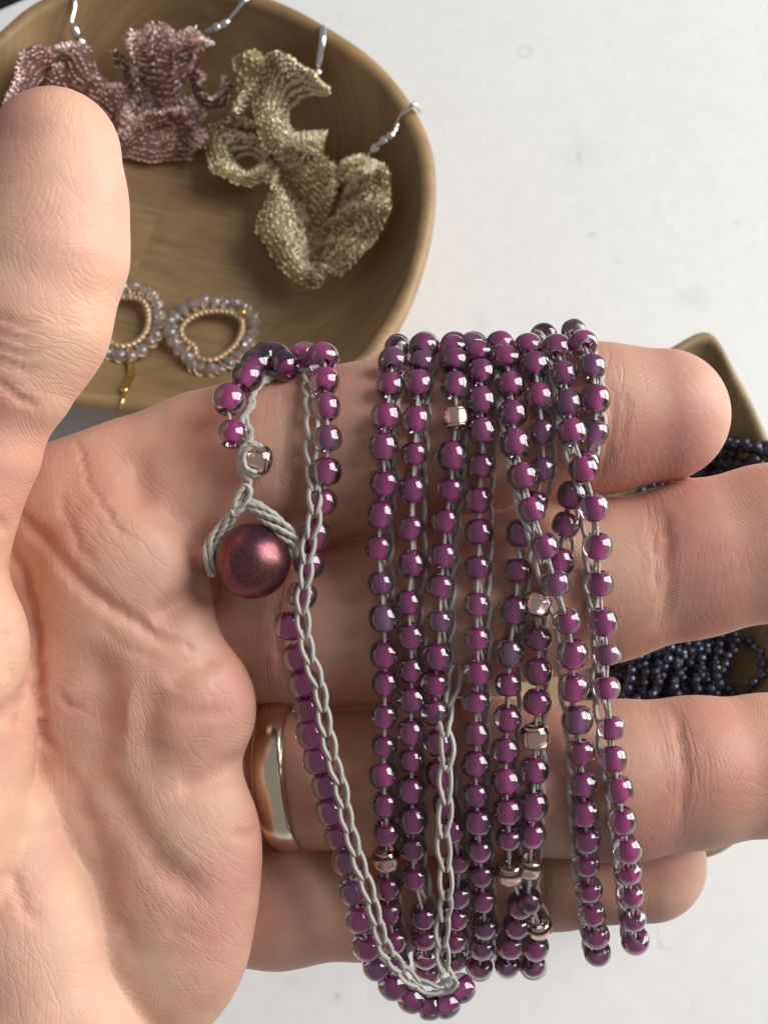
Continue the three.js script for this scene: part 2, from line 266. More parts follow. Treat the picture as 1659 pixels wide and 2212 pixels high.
function grooveAt(x, y) {
  const u = (x - GX[0]) * GS, v = (y - GY[0]) * GS, i = Math.floor(u), j = Math.floor(v);
  if (i < 0 || j < 0 || i >= GN - 1 || j >= HB - 1) return 0;
  const a = u - i, b = v - j, o = j * GN + i;
  return lerp(lerp(groove[o], groove[o + 1], a), lerp(groove[o + GN], groove[o + GN + 1], a), b);
}
function surfaceNets(f, lo, hi, h) {
  const B = 8, nx = Math.ceil((hi[0] - lo[0]) / h / B) * B + 1, ny = Math.ceil((hi[1] - lo[1]) / h / B) * B + 1, nz = Math.ceil((hi[2] - lo[2]) / h / B) * B + 1;
  const val = new Float32Array(nx * ny * nz).fill(NaN), vid = new Int32Array(nx * ny * nz).fill(-1), sy = nx, sz = nx * ny, blocks = [];
  for (let k = 0; k < nz - 1; k += B) for (let j = 0; j < ny - 1; j += B) for (let i = 0; i < nx - 1; i += B) {
    const d = f(lo[0] + (i + B / 2) * h, lo[1] + (j + B / 2) * h, lo[2] + (k + B / 2) * h);
    if (Math.abs(d) > B * h * 0.87 * 1.25 + 0.6) continue;
    blocks.push([i, j, k]);
    for (let c = 0; c <= B; c++) for (let b = 0; b <= B; b++) for (let a = 0; a <= B; a++) { const o = (k + c) * sz + (j + b) * sy + i + a; if (val[o] !== val[o]) val[o] = f(lo[0] + (i + a) * h, lo[1] + (j + b) * h, lo[2] + (k + c) * h); }
  }
  const pos = [], idx = [], cor = [0, 1, sy, sy + 1, sz, sz + 1, sz + sy, sz + sy + 1], E = [[0, 1], [0, 2], [0, 4], [1, 3], [1, 5], [2, 3], [2, 6], [3, 7], [4, 5], [4, 6], [5, 7], [6, 7]];
  for (const [bi, bj, bk] of blocks) for (let c = 0; c < B; c++) for (let b = 0; b < B; b++) for (let a = 0; a < B; a++) {
    const i = bi + a, j = bj + b, k = bk + c, o = k * sz + j * sy + i; let m = 0;
    for (let q = 0; q < 8; q++) if (val[o + cor[q]] < 0) m |= 1 << q;
    if (m === 0 || m === 255) continue;
    let n = 0, x = 0, y = 0, z = 0;
    for (const [p, q] of E) { const s = m >> p & 1, t = m >> q & 1; if (s === t) continue; const u = val[o + cor[p]], w = val[o + cor[q]], r = u / (u - w); n++; x += lerp(p & 1, q & 1, r); y += lerp(p >> 1 & 1, q >> 1 & 1, r); z += lerp(p >> 2, q >> 2, r); }
    vid[o] = pos.length / 3; pos.push(lo[0] + (i + x / n) * h, lo[1] + (j + y / n) * h, lo[2] + (k + z / n) * h);
  }
  const quad = (a, b, c, d, flip) => { if (a < 0 || b < 0 || c < 0 || d < 0) return; flip ? idx.push(a, b, c, a, c, d) : idx.push(a, c, b, a, d, c); };
  for (const [bi, bj, bk] of blocks) for (let c = 0; c < B; c++) for (let b = 0; b < B; b++) for (let a = 0; a < B; a++) {
    const i = bi + a, j = bj + b, k = bk + c, o = k * sz + j * sy + i, s = val[o] < 0;
    if (!i || !j || !k) continue;
    if (s !== val[o + 1] < 0) quad(vid[o], vid[o - sy], vid[o - sy - sz], vid[o - sz], s);
    if (s !== val[o + sy] < 0) quad(vid[o], vid[o - sz], vid[o - sz - 1], vid[o - 1], s);
    if (s !== val[o + sz] < 0) quad(vid[o], vid[o - 1], vid[o - 1 - sy], vid[o - sy], s);
  }
  return { pos: new Float32Array(pos), idx: new Uint32Array(idx) };
}
{
  const t0 = Date.now(), { pos, idx } = surfaceNets(hand, [-95, -135, -45], [72, 56, 36], 0.42);
  let g = mesh3(pos, idx); const nr = g.attributes.normal, n = pos.length / 3, col = new Float32Array(n * 3), uv = new Float32Array(n * 2);
  const flushAndShade = [[1480, 900, 110, 0.8], [1360, 980, 90, 0.5], [1560, 1180, 150, 0.45], [1640, 1640, 150, 0.5], [1440, 1870, 100, 0.7], [150, 300, 120, 0.6], [60, 240, 60, 0.7], [20, 310, 70, 1.6], [120, 1130, 130, 0.5], [360, 1300, 100, 0.55], [430, 1560, 90, 0.5], [430, 1850, 110, 0.4], [60, 980, 90, 0.5], [620, 1180, 120, 0.5], [620, 1330, 120, 0.35], [1150, 1180, 90, 0.5]].map(([x, y, r, a]) => { const p = P(x, y, 9); return [p.x, p.y, r / PX, a]; });  // skin redness; the strongest spot paints the shade on the thumb's left side
  const pale = [[-80, 1450, 170, 0.7], [40, 2050, 170, 0.9], [180, 1450, 120, 0.3], [300, 1880, 130, 0.35], [60, 1700, 110, 0.8], [110, 560, 120, 0.35], [260, 2100, 120, 0.4]].map(([x, y, r, a]) => { const p = P(x, y, 12); return [p.x, p.y, r / PX, a]; });
  for (let i = 0; i < n; i++) {
    const x = pos[i * 3], y = pos[i * 3 + 1], z = pos[i * 3 + 2], nz = nr.getZ(i), gv = grooveAt(x, y) * sstep(0.05, 0.5, nz);
    const lump = (fbm(x * 0.22 + 20, y * 0.22 + 3, 2) - 0.37) * 0.35 * sstep(0, 0.5, nz) * (x < -18 ? 1 : 0.35);
    for (let c = 0; c < 3; c++) pos[i * 3 + c] += nr.array[i * 3 + c] * (lump - gv);
    let red = 2.0 * (fbm(x * 0.16 + 5, y * 0.16 + z * 0.1, 4) - 0.45) + 0.35 * Math.min(1, gv), wh = 0;
    for (const [a, b, r, k] of flushAndShade) { const d = ((x - a) ** 2 + (y - b) ** 2) / r / r; if (d < 6) red += k * Math.exp(-d * 1.4); }
    for (const [a, b, r, k] of pale) { const d = ((x - a) ** 2 + (y - b) ** 2) / r / r; if (d < 6) wh += k * Math.exp(-d * 1.4); }
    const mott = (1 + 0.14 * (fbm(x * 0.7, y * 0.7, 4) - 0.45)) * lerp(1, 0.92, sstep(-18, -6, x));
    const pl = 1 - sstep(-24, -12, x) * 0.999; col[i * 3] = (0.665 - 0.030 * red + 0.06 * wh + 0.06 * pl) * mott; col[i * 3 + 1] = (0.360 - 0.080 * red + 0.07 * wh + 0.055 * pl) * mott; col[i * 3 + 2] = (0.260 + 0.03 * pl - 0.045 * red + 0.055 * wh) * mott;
    uv[i * 2] = (x + 62) / 124; uv[i * 2 + 1] = (y + 66) / 128;
  }
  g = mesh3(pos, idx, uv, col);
  const bump = dataTex(2048, 2048, (u, v) => {
    const x = u * 124 - 62, y = v * 128 - 66;
    const wx = (fbm(x * 0.09 + 3, y * 0.09, 2) - 0.38) * 26, wy = (fbm(x * 0.09 + 50, y * 0.09 + 9, 2) - 0.38) * 26;
    const ph = (x * 0.75 + y * 0.66 + wx) / 0.5, ridge = 0.5 + 0.5 * Math.sin(ph * 6.283), m1 = sstep(0.42, 0.7, noise(x * 0.28 + 11, y * 0.28 + 2));
    const w1 = noise((x * 0.9 + y * 0.5 + wy * 0.4) * 2.6, (y * 0.9 - x * 0.5) * 0.32), w2 = noise((x * 0.3 - y * 0.95 + wx * 0.3) * 2.4 + 90, (y * 0.3 + x * 0.95) * 0.30);
    const l1 = 1 - Math.min(1, Math.abs(w1 - 0.5) * 7), l2 = 1 - Math.min(1, Math.abs(w2 - 0.5) * 7), pore = noise(x * 4.2, y * 4.2);
    const hgt = 0.55 + 0.085 * (ridge - 0.5) * m1 - 0.16 * l1 * l1 * noise(x * 0.2 + 70, y * 0.2) - 0.14 * l2 * l2 * noise(x * 0.2, y * 0.2 + 30) + 0.07 * (pore - 0.5) + 0.05 * (noise(x * 9, y * 9) - 0.5) - 0.36 * fine[Math.min(FN - 1, Math.round(v * FN)) * FN + Math.min(FN - 1, Math.round(u * FN))];
    return [hgt, hgt, hgt];
  });
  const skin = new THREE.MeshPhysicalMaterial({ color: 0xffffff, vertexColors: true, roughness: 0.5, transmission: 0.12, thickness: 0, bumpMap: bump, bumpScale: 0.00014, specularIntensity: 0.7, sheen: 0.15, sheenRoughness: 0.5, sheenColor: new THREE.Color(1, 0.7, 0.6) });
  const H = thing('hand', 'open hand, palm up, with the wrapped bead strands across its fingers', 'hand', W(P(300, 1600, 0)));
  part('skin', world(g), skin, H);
  // nails: thin curved plates on the backs of the finger ends
  const nailM = S(0.72, 0.47, 0.40, { roughness: 0.28, clearcoat: 0.4 });
  const nail = (p, along, out, w, l) => {
    const a = along.clone().normalize(), o = out.clone().addScaledVector(a, -out.dot(a)).normalize(), s = a.clone().cross(o), pos = [], idx = [], n = 12;
    for (let k = 0; k < 2; k++) for (let j = 0; j <= n; j++) for (let i = 0; i <= n; i++) {
      const u = i / n * 2 - 1, v = j / n * 2 - 1, e = 1 - 0.22 * v * v * (v > 0 ? 1 : 1.3), q = p.clone().addScaledVector(s, u * w * e).addScaledVector(a, v * l * (1 - 0.18 * u * u)).addScaledVector(o, -0.55 * u * u * w * 0.7 - (v > 0 ? 0.2 : 0.06) * v * v * l - k * 0.45);
      pos.push(q.x, q.y, q.z); if (i && j) { const b = k * (n + 1) * (n + 1) + j * (n + 1) + i, t = b - n - 1; k ? idx.push(t - 1, b - 1, t, t, b - 1, b) : idx.push(t - 1, t, b - 1, t, b, b - 1); }
    }
    part('nail', world(mesh3(pos, idx)), nailM, H);
  };
  const back = (x, y, Z, rp, out) => P(x, y, Z).addScaledVector(out.clone().normalize(), rp * kz(Z) - 0.15);
  nail(back(112, 390, 18, 146, V3(-0.8, 0.1, -0.6)), V3(0.1, 1, 0), V3(-0.8, 0.1, -0.6), 4.8, 5.6);
  nail(back(1392, 1866, -8, 122, V3(0, 0, -1)), V3(1, 0.05, 0), V3(0, 0, -1), 4.0, 4.6);
  nail(back(1412, 900, 0, 157, V3(0, 0, -1)), V3(1, 0.05, 0), V3(0, 0, -1), 5.0, 5.6);
  console.log('hand', n, 'vertices', Date.now() - t0, 'ms');
}

// ------------------------------------------------------------------ the ring on the ring finger
{
  const prof = []; const w = 1.85;
  for (let i = 0; i <= 24; i++) { const a = i / 24 * Math.PI * 2; prof.push(new THREE.Vector2(8.25 + (Math.cos(a) > 0 ? 0.85 : 0.2) * Math.cos(a), w * Math.sin(a))); }
  const g = new THREE.LatheGeometry(prof, 120);
  const ax = V3(1, 0.10, 0.22).normalize(); g.applyQuaternion(new THREE.Quaternion().setFromUnitVectors(V3(0, 1, 0), ax));
  const c = P(624, 1667, -3.4); g.translate(c.x, c.y, c.z);
  const o = thing('ring', 'plain polished gold ring around the ring finger beside the palm', 'ring', W(c));
  part('band', world(g), S(0.88, 0.74, 0.54, { metalness: 1, roughness: 0.2 }), o);
}

// ------------------------------------------------------------------ the bead bracelet
const lathe = (pts, n) => new THREE.LatheGeometry(pts.map(([r, y]) => new THREE.Vector2(r, y)), n);
function beadShape(Rb, hl, hole, e, n = 28) {
  const pts = [[hole, -hl * 0.86]];
  for (let i = 0; i <= 18; i++) { const a = -Math.PI / 2 + Math.PI * i / 18, c = Math.cos(a), s = Math.sin(a); pts.push([hole + 0.10 * Rb + (Rb - hole - 0.10 * Rb) * Math.pow(c, e), hl * Math.sign(s) * Math.pow(Math.abs(s), e * 1.05)]); }
  pts.push([hole, hl * 0.86]); for (let i = 5; i >= 0; i--) pts.push([hole, hl * 0.86 * (i / 5 * 2 - 1)]);
  const g = lathe(pts, n); g.scale(0.001, 0.001, 0.001); return g;
}
const BR = 1.58;
const outer = [beadShape(BR, 1.36, 0.40, 0.92), beadShape(BR * 0.99, 1.28, 0.40, 0.82), beadShape(BR * 1.03, 1.46, 0.42, 1.0)];
const liningG = [1.10, 1.02, 1.20].map((h) => { const g = lathe([[0.38, -h], [0.44, -h], [0.52, -h * 0.78], [0.52, h * 0.78], [0.44, h], [0.38, h], [0.38, -h]], 18); g.scale(0.001, 0.001, 0.001); return g; });
const glass = (c) => new THREE.MeshPhysicalMaterial({ color: new THREE.Color().setRGB(...c), roughness: 0.02, transmission: 1, thickness: 0.002, ior: 1.72, clearcoat: 1, clearcoatRoughness: 0.02, specularIntensity: 1 });
const G1 = glass([0.46, 0.41, 0.47]), G2 = glass([0.40, 0.36, 0.41]), G3 = glass([0.97, 0.90, 0.87]);
const L1 = S(0.95, 0.08, 0.46, { roughness: 0.45 }), L2 = S(0.80, 0.09, 0.44, { roughness: 0.45 }), L3 = S(0.58, 0.15, 0.42, { roughness: 0.45 }), L4 = S(0.66, 0.34, 0.58, { roughness: 0.4 }), LC = S(0.95, 0.66, 0.56, { metalness: 1, roughness: 0.16 });
const rb = rng(5);
const ZT = [[690, -7], [730, -4], [755, -0.5], [785, 4], [835, 8], [900, 10.4], [960, 11], [1120, 10.4], [1280, 10.2], [1500, 9.6], [1680, 8.8], [1800, 7.0], [1900, 4.8], [1980, 1.5], [2040, -2.5], [2080, -6.5], [2130, -10]];
function zt(y) { for (let i = 1; i < ZT.length; i++) if (y < ZT[i][0]) { const [a, p] = ZT[i - 1], [b, q] = ZT[i]; return lerp(p, q, clamp((y - a) / (b - a), 0, 1)); } return ZT[ZT.length - 1][1]; }
// a mark: [x, y, kind, extra height]; kind g = copper lined
const BP = W(P(940, 1450, 8));
const bracelet = thing('bead_bracelet', 'long wrap bracelet of purple glass beads crocheted on grey cord, wound over the fingers', 'bracelet', BP);
function settle(x, y, Z, need = 1.62) { let p = P(x, y, Z); for (let i = 0; i < 60 && hand(p.x, p.y, p.z) < need; i++) { Z += 0.25; p = P(x, y, Z); } return p; }
const threadM = S(0.46, 0.43, 0.385, { roughness: 0.58, sheen: 0.2, sheenColor: new THREE.Color(1, 1, 1) });
const inW = (v) => W(v).sub(BP);
function bead(p, tan, kind, sc = 1) {
  const v = Math.floor(rb() * 3), copper = kind === 'g', clear = kind === 'c';
  const m = new THREE.Mesh(outer[v], copper ? G3 : rb() < 0.7 ? G1 : G2); m.name = numbered(copper ? 'copper_bead' : 'bead');
  m.position.copy(inW(p));
  const d = tan.clone().add(V3(rb() - 0.5, rb() - 0.5, rb() - 0.5).multiplyScalar(0.42)).normalize(), q = new THREE.Quaternion().setFromUnitVectors(V3(0, 1, 0), d);
  m.quaternion.copy(camQuat).multiply(q); const s = sc * (0.92 + rb() * 0.16); m.scale.set(s, s * (0.93 + rb() * 0.12), s);
  const lm = copper ? LC : clear ? L4 : [L1, L1, L2, L2, L2, L1, L3][Math.floor(rb() * 7)];
  const l = new THREE.Mesh(liningG[v], lm); l.name = numbered('lining'); if (copper) l.scale.set(2.45, 1.04, 2.45); m.add(l); m.castShadow = l.castShadow = m.receiveShadow = true; bracelet.add(m);
}
// crochet chain: two plied legs per stitch, each stitch rising out of the one before
function crochet(pts, pitch, wid, r, up = V3(0, 0, 1), jit = 0.15) {
  const c = new THREE.CatmullRomCurve3(pts, false, 'centripetal'), L = c.getLength(), n = Math.max(1, Math.round(L / pitch)), out = [];
  for (let i = 0; i < n; i++) for (const s of [-1, 1]) {
    const leg = [], w = wid * (1 + (rb() - 0.5) * jit * 2), lz = (rb() - 0.5) * r * 0.6;
    for (let k = 0; k <= 7; k++) {
      const t = k / 7, u = clamp((i + t * 1.42 - 0.18) / n, 0, 1), p = c.getPointAt(u), tg = c.getTangentAt(u), side = tg.clone().cross(up).normalize(), nn = side.clone().cross(tg);
      const lat = s * (w * Math.pow(Math.sin(Math.PI * clamp(t * 0.93 + 0.04, 0, 1)), 0.85) * (t < 0.6 ? 1 : 0.92) + r * 0.25);
      leg.push(p.addScaledVector(side, lat).addScaledVector(nn, lz + r * (-1.1 + 2.0 * t - 0.9 * Math.max(0, t - 0.75) * 4) + s * 0.12 * r));
    }
    out.push(thread(leg, r, { step: r * 0.9, seg: 7 }));
  }
  return mergeGeometries(out);
}
function strand(marks, opt = {}) {
  const pts = marks.map(([x, y, k, e]) => settle(x, y, (opt.z ?? zt)(y) + (e ?? 0) + (opt.dz ?? 0)));
  for (let it = 0; it < 2; it++) for (let i = 1; i < pts.length - 1; i++) { const z = Math.max(pts[i].z, (pts[i - 1].z + pts[i + 1].z) / 2 - 0.2); pts[i].copy(P(marks[i][0], marks[i][1], z)); }
  if (opt.chain) {                                        // the wraps go on round the backs of the little and first fingers
    const [x, y] = marks[marks.length - 1], z = pts[pts.length - 1].z, [x0] = marks[0], z0 = pts[0].z;
    const tail = [[x - 1, y + 2, z - 3], [x - 4, y - 14, z - 6], [x - 7, y - 42, z - 8.4], [x - 10, y - 80, z - 10]], head = [[x0 + 6, 764, z0 - 9], [x0 + 5, 752, z0 - 6.2], [x0 + 3, 748 + (marks[0][1] < 735 ? -20 : 0), z0 - 3.2]];
    pts.push(...tail.map((q) => P(...q))); pts.unshift(...head.map((q) => P(...q))); marks = [...head.map((q) => [q[0], q[1], 'p']), ...marks, ...tail.map((q) => [q[0], q[1], 'p'])];
  }
  pts.forEach((p, i) => { const t = pts[Math.min(i + 1, pts.length - 1)].clone().sub(pts[Math.max(i - 1, 0)]).normalize(); bead(p, t, marks[i][2], opt.sc ?? 1); });
  const gs = [thread(pts, 0.21, { lobes: 2 })];
  if (opt.chain) { const [ox, oy, oz] = opt.chain; gs.push(crochet(pts.map((p) => p.clone().add(V3(ox, oy, oz))), opt.pitch ?? 3.5, 0.62, 0.30, V3(0.35, 0, 1).normalize())); }
  part('cord', world(mergeGeometries(gs)), threadM, bracelet);
  return pts;
}
const k = 'p', g = 'g', c = 'c';
strand([[857, 752, k, -1], [848, 783, k], [843, 835, k], [834, 900, k], [827, 964, k], [830, 1042, k], [823, 1112, k], [818, 1182, k], [823, 1260, k], [829, 1335, c], [831, 1413, k], [832, 1476, k], [830, 1545, k], [830, 1611, k], [828, 1674, k], [832, 1737, k], [835, 1798, k], [834, 1854, g], [837, 1914, k], [838, 1967, k], [850, 2029, k], [855, 2078, k]], { chain: [0.75, 0.3, -1.35] });
strand([[915, 751, k, -1], [912, 785, k], [904, 831, k], [899, 907, k], [895, 979, k], [891, 1056, k], [888, 1140, k], [890, 1218, k], [882, 1302, k], [887, 1374, k], [888, 1447, k], [889, 1511, k], [887, 1581, k], [889, 1642, k], [888, 1706, k], [892, 1770, k], [892, 1829, k], [894, 1893, k], [914, 1978, k], [916, 2022, k], [919, 2066, k], [923, 2100, k]], { chain: [0.83, 0.2, -1.35] });
strand([[979, 757, k, -1], [981, 782, k], [983, 833, k], [985, 903, g], [977, 984, k], [974, 1056, k], [963, 1124, k], [958, 1200, k], [952, 1266, k], [950, 1341, k], [945, 1418, k], [940, 1475, k], [940, 1538, k], [946, 1604, k], [951, 1671, k], [962, 1738, k], [977, 1793, k], [990, 1858, k], [988, 1931, k], [985, 1978, k], [981, 2026, k], [981, 2072, k]], { chain: [0.9, 0.1, -1.15] });
strand([[1020, 748, k, -1], [1034, 766, k], [1039, 806, k], [1039, 867, k], [1041, 930, k], [1041, 1006, k], [1034, 1079, k], [1035, 1150, k], [1032, 1225, k], [1030, 1306, k], [1030, 1378, k], [1032, 1452, k], [1028, 1515, k], [1028, 1585, k], [1028, 1651, k], [1028, 1716, k], [1032, 1774, k], [1036, 1833, k], [1039, 1887, k], [1043, 1942, k], [1046, 2000, k], [1040, 2044, k], [1036, 2088, k]], { chain: [0.83, 0.2, -1.35] });
strand([[1080, 746, k, -1], [1093, 779, k], [1102, 833, k, .5], [1107, 894, k, .8], [1113, 959, k, 1.2], [1129, 1029, k, 2.2], [1149, 1101, k, 2.8], [1176, 1180, k, 2.8], [1199, 1260, k, 2.6], [1224, 1341, k, 2.0], [1236, 1413, k, 1.2], [1238, 1485, k, .6], [1246, 1555, k], [1254, 1624, k], [1259, 1695, k], [1262, 1756, k], [1266, 1812, k], [1266, 1865, k], [1272, 1921, k], [1279, 1971, k], [1286, 2019, k], [1290, 2058, k]], { chain: [-0.75, 0.2, -1.05] });
strand([[1140, 752, k, -1], [1154, 790, k], [1163, 858, k], [1170, 934, k], [1172, 1013, k], [1155, 1085, k], [1123, 1152, k], [1118, 1232, k], [1112, 1318, k], [1100, 1409, c], [1098, 1478, k], [1096, 1552, k], [1092, 1620, k], [1092, 1688, k], [1096, 1752, k], [1099, 1808, k], [1101, 1882, g], [1124, 1955, k], [1116, 1998, k], [1102, 2040, k], [1096, 2084, k]], { chain: [0.75, 0.2, -1.25] });
strand([[1174, 727, k, -1], [1202, 754, k], [1217, 808, k, .4], [1227, 873, k, .8], [1235, 934, k, 1.4], [1260, 1013, k, 2.0], [1283, 1096, k, 1.4], [1291, 1180, k, .4], [1294, 1260, k], [1302, 1343, k], [1311, 1413, k], [1310, 1487, k], [1320, 1573, k], [1324, 1639, k], [1336, 1705, k], [1344, 1773, k], [1355, 1834, k], [1356, 1882, k], [1362, 1932, k], [1366, 1984, k], [1372, 2032, k]], { chain: [-0.68, 0.2, -1.25] });
strand([[1239, 716, k, -1], [1260, 743, k], [1278, 793, k], [1285, 862, k], [1283, 934, k], [1262, 1002, k, -.6], [1235, 1070, k, -.6], [1222, 1134, k, -.6], [1208, 1212, k, -.6], [1160, 1306, g, -.4], [1162, 1378, k], [1162, 1450, k], [1160, 1517, k], [1156, 1590, g], [1154, 1663, k], [1151, 1739, k], [1149, 1801, k], [1144, 1871, g, .6], [1142, 1945, k, .6], [1164, 2001, g], [1156, 2045, k], [1152, 2084, k]], { chain: [0.68, 0.2, -1.35] });
// the loose loop with its chain turned outwards
const zl = (y) => y < 1000 ? zt(y) : Math.max(zt(y), lerp(11, 8, clamp((y - 1000) / 900, 0, 1)) - 5 * sstep(1950, 2180, y));
strand([[657, 771, k, -2], [697, 774, k], [701, 825, k], [705, 879, k], [708, 947, k], [704, 1018, k], [697, 1083, k], [680, 1154, k, -.4], [668, 1218, k, -.4], [653, 1286, k], [627, 1352, k], [643, 1419, k], [657, 1474, k], [666, 1530, k], [675, 1585, k], [687, 1641, k], [707, 1696, k], [716, 1751, k], [731, 1805, k], [748, 1860, k], [763, 1924, k], [777, 1985, k], [795, 2042, k], [814, 2089, k], [850, 2127, k], [890, 2157, k], [928, 2173, k], [963, 2168, k], [996, 2135, k, -1]], { z: zl, sc: 1.05 });
{
  const path = [[667, 795], [668, 830], [671, 870], [674, 916], [673, 978], [678, 1040], [681, 1085], [677, 1129], [666, 1181], [659, 1255], [653, 1299], [656, 1355], [668, 1420], [688, 1478], [697, 1530], [706, 1581], [719, 1640], [734, 1687], [745, 1742], [755, 1793], [774, 1858], [799, 1931], [814, 1989], [828, 2040], [868, 2096], [912, 2130], [952, 2138], [985, 2115]];
  const pts = path.map(([x, y]) => settle(x, y, zl(y) + (y > 1040 ? 1.6 : y < 850 ? -0.2 : 0.5) - (y > 2090 ? 1 : 0), 0.7));
  part('cord', world(crochet(pts, 2.7, 0.52, 0.30)), threadM, bracelet);
  const p4 = [[985, 1440], [972, 1500], [960, 1560], [966, 1620], [962, 1680], [964, 1740], [958, 1800], [962, 1860], [964, 1920], [960, 1975], [955, 2030], [962, 2100], [985, 2140]].map(([x, y]) => settle(x, y, zl(y) + (y > 1570 ? 2.4 : y > 1540 ? 1.2 : -0.8) - (y > 1950 ? 2.5 : 0), 0.7));
  part('cord', world(crochet(p4, 3.5, 0.60, 0.29)), threadM, bracelet);
}
// the short end with its copper bead, button and loop
{
  strand([[612, 790, k, -4], [594, 775, k, -2.5], [576, 773, k, -.8], [554, 788, k], [534, 815, k], [495, 864, k, 1], [503, 938, k, .8]], { sc: 1.06 });
  const Z = (x, y, e = 0, n = 0.6) => settle(x, y, zt(y) + e, n);
  const side = [[608, 800], [584, 812], [563, 830], [545, 858], [540, 880], [531, 905], [543, 938], [533, 958], [525, 985]].map(([x, y]) => Z(x, y, -0.6));
  const side2 = side.map((p, i) => p.clone().add(V3(0.45 * Math.sin(i * 2.1), 0.35 * Math.cos(i * 1.7), 0.3 * Math.cos(i * 2.6))));
  bead(settle(559, 993, 11), V3(1, -0.12, 0.12), 'g', 1.18);
  const ringL = [[560, 962], [538, 956], [521, 972], [517, 998], [528, 1020], [552, 1026], [566, 1020]].map(([x, y]) => Z(x, y, 0.9));
  const ringM = [[570, 964], [546, 963], [531, 975], [527, 996], [536, 1014], [556, 1021]].map(([x, y]) => Z(x, y, 2.0));
  const stem = [[524, 1000], [530, 1030], [524, 1055], [528, 1080]].map(([x, y]) => Z(x, y, 0.4)), stem2 = [[516, 990], [521, 1020], [540, 1042], [531, 1066], [516, 1085]].map(([x, y]) => Z(x, y, 0.9)), stem3 = [[505, 1100], [513, 1072], [533, 1048], [541, 1062], [530, 1090], [508, 1112], [498, 1100]].map(([x, y]) => Z(x, y, 1.4));
  const th = (p, r = 0.36) => thread(p, r, { lobes: 2, depth: 0.3 });
  part('cord', world(mergeGeometries([th(side, 0.42), th(side2, 0.36), th(ringL, 0.34), th(ringM, 0.34), th(stem, 0.42), th(stem2, 0.38), th(stem3, 0.38)])), threadM, bracelet);
  const bc = settle(546, 1212, 9, 4.6), br = 82 * kz(bc.z);
  const speck = dataTex(512, 256, (u, v) => { const n = fbm(u * 170, v * 85, 3), m = fbm(u * 6, v * 5, 3), q = 0.75 + 0.5 * (n - 0.4); return [(0.60 + 0.28 * (m - 0.4)) * q, (0.39 + 0.14 * (m - 0.4)) * q, (0.455 - 0.14 * (m - 0.4)) * q]; }, true);
  const bg = new THREE.SphereGeometry(br, 64, 48); bg.translate(bc.x, bc.y, bc.z);
  part('button_bead', world(bg), new THREE.MeshPhysicalMaterial({ map: speck, metalness: 0.95, roughness: 0.34 }), bracelet);
  // cord arms that hold the button
  const onBall = (x, y, lift) => { const q = P(x, y, bc.z), dx = q.x - bc.x, dy = q.y - bc.y, dd = br + lift, s = dd * dd - dx * dx - dy * dy; return V3(q.x, q.y, bc.z + (s > 0 ? Math.sqrt(s) : -0.6)); };
  const arm = (path, n, rad, r, turns, lift) => {
    const c = new THREE.CatmullRomCurve3(path, false, 'centripetal'), out = [];
    for (let q = 0; q < n; q++) {
      const pts = [];
      for (let i = 0; i <= 26; i++) { const u = i / 26, p = c.getPointAt(u), t = c.getTangentAt(u), s = t.clone().cross(V3(0, 0, 1)).normalize(), b = s.clone().cross(t), a = q / n * 6.283 + u * turns * 6.283, ww = rad * (0.55 + 0.6 * Math.sin(Math.PI * u)); pts.push(p.addScaledVector(s, Math.cos(a) * ww).addScaledVector(b, Math.sin(a) * ww * 0.8)); }
      out.push(thread(pts, r, { lobes: 2, depth: 0.25 }));
    }
    return mergeGeometries(out);
  };
  const a0 = Z(530, 1086, 1.0);
  part('cord', world(mergeGeometries([arm([a0, Z(556, 1098, 1.4), onBall(588, 1124, 0.8), onBall(613, 1147, 0.6), onBall(631, 1172, 0.4), P(634, 1205, bc.z - 1)], 5, 0.62, 0.36, 0.8), arm([a0, Z(504, 1112, 1.0), onBall(482, 1140, 0.5), onBall(459, 1168, 0.5), P(453, 1205, bc.z + 0.4), P(462, 1245, bc.z - 1)], 4, 0.45, 0.34, 0.8)])), threadM, bracelet);
}

